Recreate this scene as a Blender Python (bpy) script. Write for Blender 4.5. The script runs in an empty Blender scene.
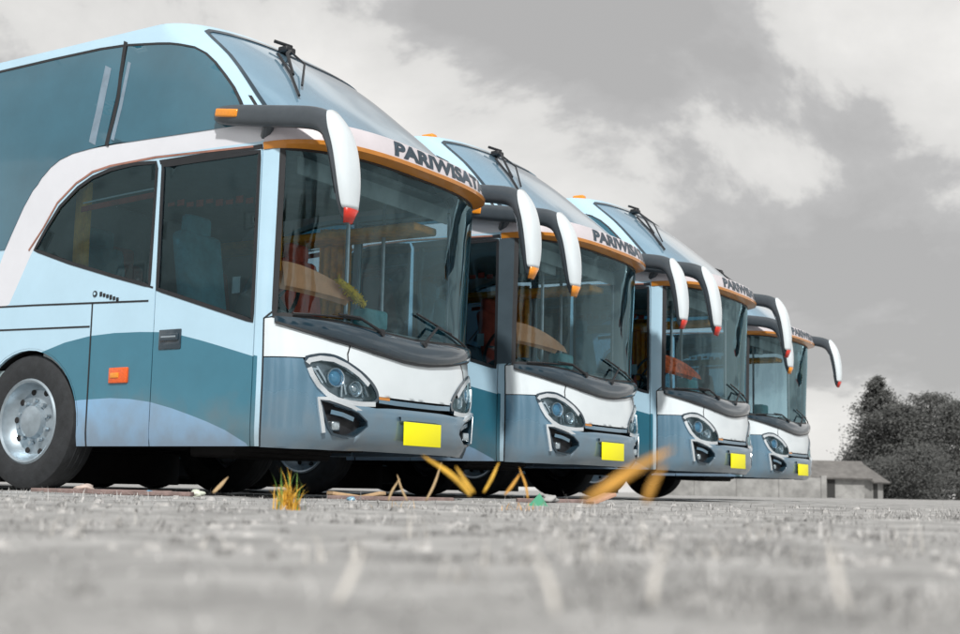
import bpy, bmesh, random
from math import *
from mathutils import Vector, Matrix, noise
from mathutils.geometry import delaunay_2d_cdt
random.seed(7)
S = bpy.context.scene
COL = S.collection
CAM = (1276.198, .134132, .020454, .079677)
BUS = ((-.47334, 9.71268, -.5556), (1.29399, 12.80929, -.55734), (3.08538, 15.48311, -.54546), (4.98281, 19.87774, -.54938))
CLOUDSEED = 1.1
def mono(xs,ys):
    n=len(xs); d=[(ys[i+1]-ys[i])/(xs[i+1]-xs[i]) for i in range(n-1)]
    m=[d[0]]+[0 if d[i-1]*d[i]<=0 else 2*d[i-1]*d[i]/(d[i-1]+d[i]) for i in range(1,n-1)]+[d[-1]]
    def f(x):
        if x<=xs[0]:return ys[0]+m[0]*(x-xs[0])
        if x>=xs[-1]:return ys[-1]+m[-1]*(x-xs[-1])
        i=0
        while x>xs[i+1]:i+=1
        h=xs[i+1]-xs[i];t=(x-xs[i])/h
        return (2*t**3-3*t*t+1)*ys[i]+(t**3-2*t*t+t)*h*m[i]+(-2*t**3+3*t*t)*ys[i+1]+(t**3-t*t)*h*m[i+1]
    return f
ZK=[.33,.45,.8,1.0,1.2,1.3,2.45,2.62,2.8,3.18,3.43,3.64]
Ff=mono(ZK,[-.07,.0,.01,-.01,-.05,-.06,-.01,-.06,-.22,-.66,-.97,-1.27])
Xf=mono(ZK,[-.52,-.52,-.52,-.52,-.52,-.52,-.52,-.62,-.82,-1.24,-1.52,-1.76])
Wf=mono(ZK,[1.235,1.25,1.25,1.25,1.25,1.25,1.25,1.25,1.235,1.20,1.17,1.14])
# unit plan curve table (W=1.25,D=.5)
TAB=[];_N=400;_l=0;_p=None
for i in range(_N+1):
    ph=(i/_N)*pi/2
    # blend param for even sampling
    c=cos(ph)**(2/3) if i<_N else 0.0
    q=(c,sin(ph))
    if _p: _l+=hypot((q[0]-_p[0])*1.25,(q[1]-_p[1])*.5)
    TAB.append((_l,q[0],q[1])); _p=q
L=_l
def unit(s):
    lo,hi=0,_N
    while hi-lo>1:
        m=(lo+hi)//2
        if TAB[m][0]<=s: lo=m
        else: hi=m
    a,b=TAB[lo],TAB[hi]; t=(s-a[0])/(b[0]-a[0]) if b[0]>a[0] else 0
    return a[1]+(b[1]-a[1])*t,a[2]+(b[2]-a[2])*t
def surf(s,z,off=0.0):
    if off: 
        e=.004
        p=surf(s,z);a=surf(s+e,z);b=surf(s,z+e)
        u=[a[i]-p[i] for i in range(3)];v=[b[i]-p[i] for i in range(3)]
        n=(u[1]*v[2]-u[2]*v[1],u[2]*v[0]-u[0]*v[2],u[0]*v[1]-u[1]*v[0]); l=sqrt(sum(k*k for k in n)) or 1
        return tuple(p[i]+off*n[i]/l for i in range(3))
    sg=-1
    if s>L: s=2*L-s; sg=1
    xs,W,F=Xf(z),Wf(z),Ff(z)
    if s<=0: return (xs+s,sg*W,z)
    c,k=unit(min(s,L)); return (xs+(F-xs)*k,sg*W*c,z)
def sy(y):
    t=abs(y)/1.25; 
    for (l,c,k) in TAB:
        if c<=t: break
    return l if y<0 else 2*L-l
# ------------------------------------------------------------------ materials
def mat(name, col, rough=.5, metal=0, coat=0, spec=.5, var=0, scale=6, bump=0, bscale=40, emit=None, trans=None, dirt=0):
    m = bpy.data.materials.new(name); m.use_nodes = True
    nt = m.node_tree; N = nt.nodes; Lk = nt.links
    b = N['Principled BSDF']
    b.inputs['Base Color'].default_value = (*col, 1); b.inputs['Roughness'].default_value = rough
    b.inputs['Metallic'].default_value = metal; b.inputs['Coat Weight'].default_value = coat
    b.inputs['Coat Roughness'].default_value = .06; b.inputs['Specular IOR Level'].default_value = spec
    tc = N.new('ShaderNodeTexCoord')
    if var or dirt:
        n = N.new('ShaderNodeTexNoise'); n.inputs['Scale'].default_value = scale; n.inputs['Detail'].default_value = 6
        n.inputs['Roughness'].default_value = .62
        Lk.new(tc.outputs['Object'], n.inputs['Vector'])
        r = N.new('ShaderNodeMapRange'); r.inputs['From Min'].default_value = .3; r.inputs['From Max'].default_value = .7
        r.inputs['To Min'].default_value = 1 - var; r.inputs['To Max'].default_value = 1 + var
        Lk.new(n.outputs['Fac'], r.inputs['Value'])
        mx = N.new('ShaderNodeVectorMath'); mx.operation = 'SCALE'; mx.inputs[0].default_value = col
        Lk.new(r.outputs['Result'], mx.inputs['Scale'])
        last = mx.outputs['Vector']
        if dirt:   # splashed road dust low on the body, ragged
            sx = N.new('ShaderNodeSeparateXYZ'); Lk.new(tc.outputs['Object'], sx.inputs['Vector'])
            n2 = N.new('ShaderNodeTexNoise'); n2.inputs['Scale'].default_value = 5; n2.inputs['Detail'].default_value = 8
            Lk.new(tc.outputs['Object'], n2.inputs['Vector'])
            ad = N.new('ShaderNodeMath'); ad.operation = 'MULTIPLY_ADD'; ad.inputs[1].default_value = -.7
            Lk.new(n2.outputs['Fac'], ad.inputs[0]); Lk.new(sx.outputs['Z'], ad.inputs[2])
            mr = N.new('ShaderNodeMapRange'); mr.inputs['From Min'].default_value = .0; mr.inputs['From Max'].default_value = .4
            mr.inputs['To Min'].default_value = dirt; mr.inputs['To Max'].default_value = 0
            Lk.new(ad.outputs[0], mr.inputs['Value'])
            mm = N.new('ShaderNodeMix'); mm.data_type = 'RGBA'; Lk.new(mr.outputs['Result'], mm.inputs['Factor'])
            Lk.new(last, mm.inputs['A']); mm.inputs['B'].default_value = (.2, .17, .14, 1); last = mm.outputs['Result']
            rr = N.new('ShaderNodeMapRange'); rr.inputs['To Min'].default_value = rough; rr.inputs['To Max'].default_value = min(1, rough + .35)
            Lk.new(mr.outputs['Result'], rr.inputs['Value']); Lk.new(rr.outputs['Result'], b.inputs['Roughness'])
        Lk.new(last, b.inputs['Base Color'])
    if bump:
        n = N.new('ShaderNodeTexNoise'); n.inputs['Scale'].default_value = bscale; n.inputs['Detail'].default_value = 4
        Lk.new(tc.outputs['Object'], n.inputs['Vector'])
        bp = N.new('ShaderNodeBump'); bp.inputs['Strength'].default_value = bump; bp.inputs['Distance'].default_value = .02
        Lk.new(n.outputs['Fac'], bp.inputs['Height']); Lk.new(bp.outputs['Normal'], b.inputs['Normal'])
    if emit:
        b.inputs['Emission Color'].default_value = (*emit, 1); b.inputs['Emission Strength'].default_value = 1
    return m
def glass(name, tint, refl=1.0, rough=.02, wav=.0):
    """thin pane: tinted straight-through light plus a fresnel reflection"""
    m = bpy.data.materials.new(name); m.use_nodes = True; nt = m.node_tree; N = nt.nodes; Lk = nt.links
    N.remove(N['Principled BSDF']); out = N['Material Output']
    t = N.new('ShaderNodeBsdfTransparent'); t.inputs['Color'].default_value = (*tint, 1)
    g = N.new('ShaderNodeBsdfGlossy'); g.inputs['Roughness'].default_value = rough; g.inputs['Color'].default_value = (.62, .92, 1, 1)
    lw = N.new('ShaderNodeFresnel'); lw.inputs['IOR'].default_value = 1.5
    ml = N.new('ShaderNodeMath'); ml.operation = 'MULTIPLY_ADD'; ml.inputs[1].default_value = refl; ml.inputs[2].default_value = .02; ml.use_clamp = True
    Lk.new(lw.outputs[0], ml.inputs[0])
    if wav:
        tc = N.new('ShaderNodeTexCoord'); n = N.new('ShaderNodeTexNoise'); n.inputs['Scale'].default_value = 2.2; n.inputs['Detail'].default_value = 1
        Lk.new(tc.outputs['Object'], n.inputs['Vector'])
        bp = N.new('ShaderNodeBump'); bp.inputs['Strength'].default_value = wav; bp.inputs['Distance'].default_value = .05
        Lk.new(n.outputs['Fac'], bp.inputs['Height']); Lk.new(bp.outputs['Normal'], g.inputs['Normal'])
    mx = N.new('ShaderNodeMixShader'); Lk.new(ml.outputs[0], mx.inputs[0]); Lk.new(t.outputs[0], mx.inputs[1]); Lk.new(g.outputs[0], mx.inputs[2])
    Lk.new(mx.outputs[0], out.inputs['Surface']); return m
M = dict(
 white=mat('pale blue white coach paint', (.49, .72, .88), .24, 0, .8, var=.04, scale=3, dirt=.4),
 nose=mat('white nose paint', (.74, .82, .87), .22, 0, .9, var=.03, scale=3),
 arc=mat('pearl white arch paint', (.74, .76, .82), .35, 0, .4, var=.04, scale=3),
 teal=mat('grey teal metallic paint', (.05, .215, .31), .28, .2, .8, var=.06, scale=4, dirt=.45),
 silver=mat('silver blue bumper paint', (.15, .285, .40), .26, .4, .9, var=.05, scale=5, dirt=.45),
 lav=mat('light steel blue paint', (.25, .46, .70), .35, .1, .4, var=.04, scale=4, dirt=.5),
 orange=mat('orange paint and reflection', (.62, .24, .035), .3, 0, .5, var=.12, scale=5),
 visor=mat('pinkish white visor paint', (.66, .62, .66), .35, 0, .4, var=.06, scale=5),
 black=mat('black rubber seal', (.018, .02, .024), .5, var=.2),
 gloss=mat('gloss black panel', (.018, .04, .06), .10, 0, 1, var=.2, scale=3),
 grey=mat('slate grey mirror plastic', (.06, .075, .09), .42, 0, .2, var=.12, scale=9),
 pillar=mat('slate grey pillar paint', (.06, .085, .105), .3, 0, .4, var=.1),
 chrome=mat('chrome trim', (.86, .93, .98), .22, .75, var=.03),
 redtip=mat('red mirror tip', (.65, .03, .015), .3, 0, .5, var=.1),
 amber=mat('amber lamp plastic', (.85, .3, .02), .25, 0, .6, var=.12, scale=60),
 orangered=mat('orange red side lamp plastic', (.8, .12, .015), .25, 0, .6, var=.25, scale=60),
 wing=mat('tinted cabin glass', (.03, .13, .19), .14, .0, 1, var=.16, scale=1.3),
 upper=mat('tinted upper windscreen', (.26, .43, .57), .10, .35, 1, var=.10, scale=1.1),
 dark=mat('dark underbody', (.018, .017, .018), .8, var=.3),
 inner=mat('grey cabin lining', (.26, .33, .35), .8, var=.25, scale=3),
 dash=mat('grey dashboard plastic', (.34, .42, .45), .5, var=.12),
 peach=mat('peach reflected tint', (.95, .50, .28), .7, var=.12, scale=8),
 curt=mat('orange curtain cloth', (.92, .40, .04), .8, var=.3, scale=12),
 seat=mat('teal seat cloth', (.12, .42, .48), .85, var=.25, scale=10),
 redcl=mat('dull red seat cloth', (.62, .10, .06), .8, var=.25, scale=10),
 tyre=mat('black tyre rubber', (.025, .028, .032), .75, var=.3, scale=14, bump=.15, bscale=60),
 rim=mat('grey painted rim', (.42, .50, .56), .35, .7, var=.15, scale=12),
 plate=mat('yellow number plate', (1.0, .93, .0), .45, var=.02),
 letter=mat('dark visor lettering', (.035, .06, .085), .4, var=.35, scale=9),
 ltlet=mat('blue grey lettering sheen', (.24, .34, .41), .4, var=.25, scale=9),
 redlet=mat('red window strip', (.55, .06, .03), .6, var=.35, scale=14),
 bulb=mat('blue projector lens', (.12, .42, .68), .08, .2, 1, var=.1),
 lampref=mat('headlamp reflector', (.60, .70, .76), .18, .9, var=.25, scale=25),
 lampdark=mat('dark headlamp bowl', (.24, .30, .34), .25, .5, var=.3, scale=18),
 duster=mat('yellow duster fibre', (.85, .6, .02), .9, var=.2, scale=30),
 paper=mat('white paper notice', (.75, .75, .72), .8, var=.05),
 roof=mat('white roof paint', (.70, .76, .80), .4, 0, .3, var=.05, scale=2),
)
G = dict(ws=glass('windscreen glass', (.88, .98, 1.0), 1.1, .012, .4), side=glass('driver door glass', (.36, .50, .57), .9, .02, .3), lens=glass('clear lamp cover', (.95, .98, 1), .8))
# ------------------------------------------------------------------ mesh helpers
def link(me, name, parent=None, smooth=True):
    o = bpy.data.objects.new(name, me); COL.objects.link(o)
    if parent: o.parent = parent
    if smooth:
        for p in me.polygons: p.use_smooth = True
    return o
def mk(name, V, F, mats, parent=None, smooth=True, idx=None):
    me = bpy.data.meshes.new(name); me.from_pydata([tuple(v) for v in V], [], F)
    for m in (mats if isinstance(mats, (list, tuple)) else [mats]): me.materials.append(m)
    if idx:
        for p, i in zip(me.polygons, idx): p.material_index = i
    me.update(); return link(me, name, parent, smooth)
def sharp(o, deg=35):
    me = o.data; bm = bmesh.new(); bm.from_mesh(me)
    for e in bm.edges:
        if len(e.link_faces) == 2 and e.calc_face_angle(0) > radians(deg): e.smooth = False
    bm.to_mesh(me); bm.free(); return o
class MB:
    def __init__(s): s.V = []; s.F = []; s.I = []
    def add(s, V, F, i=0):
        n = len(s.V); s.V += [tuple(v) for v in V]; s.F += [tuple(k + n for k in f) for f in F]; s.I += [i] * len(F)
    def box(s, c, d, i=0, R=None, bev=0):
        x, y, z = [k / 2 for k in d]; V = [Vector((a * x, b * y, e * z)) for a in (-1, 1) for b in (-1, 1) for e in (-1, 1)]
        F = [(0, 1, 3, 2), (4, 6, 7, 5), (0, 4, 5, 1), (2, 3, 7, 6), (0, 2, 6, 4), (1, 5, 7, 3)]
        if bev:
            bm = bmesh.new(); vs = [bm.verts.new(v) for v in V]; [bm.faces.new([vs[k] for k in f]) for f in F]
            bmesh.ops.bevel(bm, geom=bm.edges[:], offset=bev, segments=3, affect='EDGES', profile=.5)
            bm.verts.index_update(); V = [v.co.copy() for v in bm.verts]; F = [tuple(v.index for v in f.verts) for f in bm.faces]; bm.free()
        if R: V = [R @ v for v in V]
        s.add([v + Vector(c) for v in V], F, i)
    def tube(s, pts, r, n=10, i=0, cap=True, flat=1.0, up=(0, 0, 1)):
        pts = [Vector(p) for p in pts]; rs = r if isinstance(r, (list, tuple)) else [r] * len(pts); V = []; F = []
        for k, p in enumerate(pts):
            d = (pts[min(k + 1, len(pts) - 1)] - pts[max(k - 1, 0)]).normalized()
            a = d.cross(Vector(up)); a = a.normalized() if a.length > 1e-4 else d.orthogonal().normalized(); b = d.cross(a)
            V += [p + a * cos(2 * pi * j / n) * rs[k] + b * sin(2 * pi * j / n) * rs[k] * flat for j in range(n)]
        for k in range(len(pts) - 1):
            F += [(k * n + j, k * n + (j + 1) % n, (k + 1) * n + (j + 1) % n, (k + 1) * n + j) for j in range(n)]
        if cap: F += [tuple(range(n))[::-1], tuple(range((len(pts) - 1) * n, len(pts) * n))]
        s.add(V, F, i)
    def lathe(s, prof, n=40, axis='y', c=(0, 0, 0), i=0):
        V = []; F = []; m = len(prof)
        for j in range(n):
            a = 2 * pi * j / n
            for (r, h) in prof:
                p = (r * cos(a), h, r * sin(a)) if axis == 'y' else ((h, r * cos(a), r * sin(a)) if axis == 'x' else (r * cos(a), r * sin(a), h))
                V.append(Vector(p) + Vector(c))
        for j in range(n):
            for k in range(m - 1):
                F.append((j * m + k, ((j + 1) % n) * m + k, ((j + 1) % n) * m + k + 1, j * m + k + 1))
        s.add(V, F, i)
    def build(s, name, mats, parent=None, smooth=True, fix=False):
        o = mk(name, s.V, s.F, mats, parent, smooth, s.I)
        if fix:
            bm = bmesh.new(); bm.from_mesh(o.data); bmesh.ops.recalc_face_normals(bm, faces=bm.faces[:]); bm.to_mesh(o.data); bm.free()
        return sharp(o) if smooth else o
def P(x, z): return (x - Xf(z), z)
def mir(poly): return [(2 * L - a, b) for a, b in poly][::-1]
def sym(half): return half + [(2 * L - a, b) for a, b in half][::-1]
def inside(p, poly):
    x, y = p; c = False; n = len(poly); j = n - 1
    for i in range(n):
        xi, yi = poly[i]; xj, yj = poly[j]
        if (yi > y) != (yj > y) and x < (xj - xi) * (y - yi) / (yj - yi) + xi: c = not c
        j = i
    return c
def dens(poly, h=.06, closed=True):
    out = []; n = len(poly)
    for i in range(n if closed else n - 1):
        a, b = poly[i], poly[(i + 1) % n]; d = hypot(b[0] - a[0], b[1] - a[1])
        hh = h if max(a[0], b[0]) > -4.6 and min(a[0], b[0]) < 2 * L + 4.6 else .3
        k = max(1, int(d / hh)); out += [(a[0] + (b[0] - a[0]) * t / k, a[1] + (b[1] - a[1]) * t / k) for t in range(k)]
    if not closed: out.append(poly[-1])
    return out
def smoothp(poly, it=2):
    for _ in range(it):
        q = []
        for i in range(len(poly)):
            a, b = poly[i], poly[(i + 1) % len(poly)]
            q += [(a[0] * .75 + b[0] * .25, a[1] * .75 + b[1] * .25), (a[0] * .25 + b[0] * .75, a[1] * .25 + b[1] * .75)]
        poly = q
    return poly
def panel(name, outer, mats, holes=(), regions=(), off=0., thick=.0, parent=None, g=.07, fn=surf):
    outer = dens(outer); hs = [dens(h) for h in holes]; rg = [(dens(r), i) for r, i in regions]
    V = []; E = []
    for poly in [outer] + hs + [r for r, _ in rg]:
        n = len(V); V += poly; E += [(n + i, n + (i + 1) % len(poly)) for i in range(len(poly))]
    s0, s1 = min(p[0] for p in outer), max(p[0] for p in outer); z0, z1 = min(p[1] for p in outer), max(p[1] for p in outer)
    s = s0 + g * .5
    while s < s1:
        st = g if -4.0 < s < 2 * L + 4.0 else g * 4
        z = z0 + g * .37
        while z < z1:
            if inside((s, z), outer): V.append((s + random.uniform(-1, 1) * g * .02, z))
            z += st if st > g else g
        s += st
    r = delaunay_2d_cdt([Vector(v) for v in V], E, [], 0, 1e-5)
    vs, fs = r[0], r[2]; F = []; I = []
    for f in fs:
        c = (sum(vs[k][0] for k in f) / 3, sum(vs[k][1] for k in f) / 3)
        if not inside(c, outer) or any(inside(c, h) for h in hs): continue
        mi = 0
        for rp, i in rg:
            if inside(c, rp): mi = i
        F.append(tuple(f)); I.append(mi)
    used = sorted({k for f in F for k in f}); mp = {k: i for i, k in enumerate(used)}
    P3 = [fn(vs[k][0], vs[k][1], off) for k in used]; F = [tuple(mp[k] for k in f) for f in F]
    o = mk(name, P3, F, mats, parent, True, I)
    bm = bmesh.new(); bm.from_mesh(o.data)
    for e in bm.edges:
        if len(e.link_faces) == 1: e.smooth = False
    bm.to_mesh(o.data); bm.free()
    if thick:
        m = o.modifiers.new('thickness', 'SOLIDIFY'); m.thickness = thick; m.offset = -1; m.use_even_offset = False
    return o
def ribbon(mb, pts, w, off=.004, closed=False, i=0, fn=surf, h=.05, th=.008):
    pts = dens(pts, h, closed); n = len(pts); V = []; F = []
    for k in range(n):
        a = pts[(k - 1) % n] if closed or k else pts[0]; b = pts[(k + 1) % n] if closed or k < n - 1 else pts[-1]
        d = Vector((b[0] - a[0], b[1] - a[1])); d = d.normalized() if d.length else Vector((1, 0)); q = Vector((-d.y, d.x)) * w / 2
        s, z = pts[k]
        V += [fn(s + q.x, z + q.y, off - th), fn(s + q.x, z + q.y, off), fn(s - q.x, z - q.y, off), fn(s - q.x, z - q.y, off - th)]
    for k in range(n if closed else n - 1):
        a, b = 4 * k, 4 * ((k + 1) % n)
        F += [(a, a + 1, b + 1, b), (a + 1, a + 2, b + 2, b + 1), (a + 2, a + 3, b + 3, b + 2)]
    mb.add(V, F, i)
def tag(o, label=None, cat=None, group=None, kind=None):
    for k, v in (('label', label), ('category', cat), ('group', group), ('kind', kind)):
        if v: o[k] = v
    return o
def empty(name, loc=(0, 0, 0), rz=0):
    o = bpy.data.objects.new(name, None); COL.objects.link(o); o.location = loc; o.rotation_euler = (0, 0, rz); o.empty_display_size = .3; return o
def copy_tree(o, parent=None):
    c = o.copy(); COL.objects.link(c); c.parent = parent
    for ch in [k for k in o.children]: copy_tree(ch, c)
    return c

# ------------------------------------------------------------------ coach outlines, in (distance round the body, height)
ZB = .345; REAR = -11.2
hx = -2.92
arch = [P(hx + .62 * cos(a), .5 + .62 * sin(a)) for a in [radians(k) for k in range(0, 181, 9)]]
def archcut(cx):
    return [P(cx + .61 * cos(radians(k)), .5 + .61 * sin(radians(k))) for k in range(0, 181, 9)]
def doorpoly(g=0): return [P(-1.53 + g, ZB), P(-.535 - g, ZB), P(-.535 - g, 2.49 - g), P(-1.555 + g, 2.50 - g)]
doorwin = [P(-1.515, 1.515), P(-.56, 1.225), P(-.56, 2.455), P(-1.525, 2.465)]
quarter = [P(-1.60, 1.545), P(-1.60, 2.50), P(-1.85, 2.515), P(-2.1, 2.50), P(-2.3, 2.46), P(-2.46, 2.395), P(-2.66, 2.26), P(-2.8, 2.10), P(-2.93, 1.93), P(-2.5, 1.79), P(-2.0, 1.65)]
upperside_front = [(-.004, 2.675), (.05, 2.78), (.09, 2.885), (.125, 3.0), (.145, 3.119), (.16, 3.24), (.155, 3.33), (.117, 3.394), (.027, 3.439), P(-1.6, 3.465), P(-1.725, 3.487), P(-1.9, 3.512)]
arc_top = [P(-.9, 2.68), P(-1.4, 2.69), P(-1.9, 2.70), P(-2.349, 2.70), P(-2.55, 2.685), P(-2.697, 2.65), P(-2.80, 2.60), P(-2.901, 2.524), P(-3.0, 2.43), P(-3.1, 2.30), P(-3.22, 2.10), P(-3.3, 1.96)]
win_all = upperside_front + [P(-2.1, 3.54), P(-2.4, 3.56), P(-3.0, 3.568), P(-11.0, 3.568), P(-11.0, 1.96)] + arc_top[::-1]
arc_poly = [(.20, 2.56), (.26, 2.69), (0, 2.69)] + arc_top + [P(-3.55, 1.4), P(-3.2, 1.5)] + [P(-2.97, 1.90), P(-2.84, 2.09), P(-2.69, 2.285), P(-2.48, 2.43), P(-2.3, 2.495), P(-2.1, 2.54), P(-1.6, 2.552), P(-.56, 2.53)]
teal_poly = [P(-.50, ZB - .1), P(-.50, .975), P(-.856, 1.06), P(-1.05, 1.11), P(-1.257, 1.158), P(-1.45, 1.188), P(-1.673, 1.2), P(-1.95, 1.205), P(-2.217, 1.194), P(-2.5, 1.155), P(-2.76, 1.091), P(-3.1, .98), P(-3.5, .85), P(-4.2, .7), P(-5, .68), P(-6, .8), P(-7.5, 1.1), P(-9, 1.5), P(-10.6, 2.0), P(-11.3, 2.1), P(-11.3, ZB - .1)]
lav_poly = [P(-.56, ZB - .05), P(-.577, .366), P(-.77, .458), P(-.95, .52), P(-1.116, .569), P(-1.3, .62), P(-1.527, .67), P(-1.74, .697), P(-1.954, .708), P(-2.285, .70), P(-2.8, .66), P(-3.4, .55), P(-3.9, ZB - .05)]
def clip_z(poly): return [(a, max(b, ZB - .001)) for a, b in poly]

def make_coach():
    R = empty('coach')
    # body shell
    cut = archcut(hx)
    rearcut = archcut(-8.5)
    ws_half = [(.15, 2.47), (.15, 1.262), (.4, 1.25), (.8, 1.225), (1.1, 1.205), (L, 1.19)]
    front_open = sym([(.065, ZB), (.065, 1.245), (.15, 1.262), (.15, 2.47)])
    gl = [(.40, 2.64), (.36, 2.78), (.40, 2.95), (.47, 3.15), (.52, 3.32), (.52, 3.44), (.60, 3.485)]
    upper_half = [(.21, 2.70), (.215, 2.82), (.235, 2.93), (.262, 3.043), (.30, 3.2), (.324, 3.328), (.333, 3.5), (.345, 3.575), (.40, 3.60), (.8, 3.60), (L, 3.59)]
    upper_glass = upper_half + mir(upper_half[:-1])
    near_edge = [P(REAR, 3.5)] + [P(REAR, ZB)] + list(reversed([])) 
    outer = [P(REAR, 3.66), P(REAR, ZB)]
    outer += [P(-8.5 - .61, ZB), ] + [q for q in rearcut[::-1] if q[1] > ZB] + [P(-8.5 + .61, ZB)]
    outer += [P(hx - .61, ZB)] + [q for q in cut[::-1] if q[1] > ZB] + [P(hx + .61, ZB)]
    outer += [doorpoly()[0], doorpoly()[3], doorpoly()[2], doorpoly()[1]]
    outer += [(.065, ZB), (.065, 1.245), (.15, 1.262), (.15, 2.47), (.6, 2.47), (L, 2.47)]
    outer = outer + mir(outer)[1:] if False else outer + [(2 * L - a, b) for a, b in outer[:-1]][::-1]
    holes = [quarter, mir(quarter), upper_glass, win_all, mir(win_all)]
    regs = []
    for f in (lambda p: p, mir):
        regs += [(f(clip_z(teal_poly)), 1), (f(clip_z(lav_poly)), 2), (f(arc_poly), 3)]
    body = panel('body', outer, [M['white'], M['teal'], M['lav'], M['arc']], holes, regs, 0, .025, R, .09)
    # seams, badge
    mb = MB()
    for f in (lambda p: p, mir):
        for pts in ([P(-2.20, ZB), P(-2.21, 1.455)], [P(-1.6, 1.432), P(-2.9, 1.474), P(-3.6, 1.49)], [P(-2.225, 1.268), P(-3.3, 1.29)],
                    [P(-2.93, 1.93), P(-2.5, 1.79), P(-2.0, 1.65), P(-1.56, 1.53)], [P(-5.2, ZB), P(-5.2, 1.5)], [P(-6.8, ZB), P(-6.8, 1.6)], [P(-3.6, 1.49), P(-11, 1.6)]):
            ribbon(mb, f(pts), .014, .003, th=.005)
        ribbon(mb, f(quarter), .028, .004, True)
        ribbon(mb, f([P(-2.12, 3.575), P(-2.11, 3.3), P(-2.10, 3.1), P(-2.125, 2.9), P(-2.16, 2.7)]), .026, .009)
    mb.build('panel_seams', M['black'], R)
    mb = MB(); ribbon(mb, [P(-2.3, 2.505), P(-2.1, 2.53), P(-1.6, 2.54), P(-.62, 2.50)], .016, .005); ribbon(mb, [P(-3.0, 1.93), P(-2.84, 2.10), P(-2.69, 2.295), P(-2.48, 2.435), P(-2.3, 2.505)], .016, .005)
    mb.build('arch_trim', mat('dull copper trim', (.34, .16, .12), .4, var=.2), R)
    # quarter windows
    for f in (lambda p: p, mir):
        q = panel('quarter_window', f(quarter), G['side'], off=-.006, parent=R, g=.15)
        rb = MB(); ribbon(rb, f([P(-2.42, 2.215), P(-2.0, 2.235), P(-1.62, 2.25)]), .045, -.008, th=.004); ribbon(rb, f([P(-2.40, 2.265), P(-2.0, 2.285), P(-1.62, 2.30)]), .012, -.008, th=.004, i=1)
        rb.build('window_strip', [M['redlet'], M['paper']], q)
    # cabin side windows, dark tinted glass bonded on the body
    xs_ = [0, -2.13, -4.0, -5.8, -7.6, -9.4, -11.0]
    for f in (lambda p: p, mir):
        for i in range(6):
            a, b = xs_[i], xs_[i + 1]
            if i == 0: pl = upperside_front + [P(-2.085, 3.537), P(-2.09, 3.1), P(-2.15, 2.71)] + [P(-1.9, 2.70), P(-1.4, 2.69), P(-.9, 2.68)]
            elif i == 1: pl = [P(-2.18, 2.71), P(-2.13, 3.1), P(-2.12, 3.545), P(-2.4, 3.56), P(-3.0, 3.568), P(b + .01, 3.568), P(b + .01, 1.96)] + arc_top[3:][::-1]
            else: pl = [P(a - .01, 1.96), P(a - .01, 3.568), P(b + .01, 3.568), P(b + .01, 1.96)]
            panel('side_window', f(pl), M['wing'], off=.006, thick=.005, parent=R, g=.12)
    mb = MB(); 
    for f in (lambda p: p, mir): ribbon(mb, f(upperside_front + [P(-2.1, 3.54), P(-2.4, 3.56), P(-3.0, 3.568), P(-11.0, 3.568)]), .022, .009)
    mb.build('window_seal', M['black'], R)
    # curtain edges seen in the first two cabin windows
    mb = MB(); ribbon(mb, [P(-2.27, 3.38), P(-2.30, 3.0), P(-2.33, 2.74)], .05, .0085, th=.002); ribbon(mb, [P(-2.03, 3.38), P(-2.06, 3.0), P(-2.10, 2.74)], .025, .0085, th=.002)
    mb.build('curtain_edge', mat('pale curtain behind tinted glass', (.20, .28, .36), .25, coat=.6, var=.2), R)
    # driver and passenger doors
    for f, sgn in ((lambda p: p, -1), (mir, 1)):
        d = panel('door', f(doorpoly(.009)), [M['white'], M['teal'], M['lav'], M['pillar']], [f(doorwin)],
                  [(f(clip_z([(max(min(a, P(-.54, .5)[0]), -1.2), b) for a, b in teal_poly if a > -1.75] + [(-1.2, ZB)])), 1), (f(clip_z([(max(min(a, P(-.545, .5)[0]), -1.2), b) for a, b in lav_poly if a > -1.5] + [(-1.2, ZB)])), 2)], .0, .02, R, .09)
        panel('door_window', f(doorwin), G['side'], off=-.006, parent=d, g=.15)
        mb = MB(); ribbon(mb, f(doorwin), .03, .004, True); mb.build('door_seal', M['black'], d)
        mb = MB(); ribbon(mb, f([P(-1.54, ZB), P(-1.565, 2.50)]), .02, -.004); ribbon(mb, f([P(-.53, ZB), P(-.53, 2.50)]), .02, -.004); ribbon(mb, f([P(-1.56, 2.495), P(-.53, 2.49)]), .035, .002)
        mb.build('door_gap', M['black'], R)
        hd = MB(); c = Vector(surf(*P(-1.355, 1.13))); c.y *= -sgn * -1 if sgn > 0 else 1
        c = Vector((-1.355, sgn * 1.25, 1.13))
        hd.box(c, (.225, .02, .15), 0, bev=.008); hd.box(c + Vector((0, sgn * .014, .015)), (.19, .018, .055), 0, bev=.007); hd.box(c + Vector((0, sgn * .016, .017)), (.15, .018, .014), 1, bev=.004)
        hd.build('door_handle', [M['gloss'], M['rim']], d)
        sl = MB(); c = Vector((-1.872, sgn * 1.252, .878)); sl.box(c, (.20, .03, .12), 0, bev=.008); sl.box(c + Vector((-.03, sgn * .015, 0)), (.09, .012, .04), 1, bev=.004)
        sl.build('side_marker_lamp', [M['orangered'], M['amber']], R)
    # badge: a little ring and a line of dark marks
    bd = MB(); c0 = Vector((-2.185, -1.253, 1.522))
    bd.lathe([(.0, -.004), (.024, -.004), (.024, 0), (0, 0)], 18, 'y', c0, 0); bd.lathe([(.0, -.007), (.012, -.007), (.012, 0)], 14, 'y', c0, 1)
    bo = bd.build('badge', [M['black'], M['white']], R); bd = MB()
    for k in range(6): bd.box(c0 + Vector((.065 + k * .037, 0, -.006 - k * .0115 * .9)), (.026, .006, .036 if k in (0, 3) else .028), 0, bev=.005)
    bd.build('badge_lettering', M['black'], bo)
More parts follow.
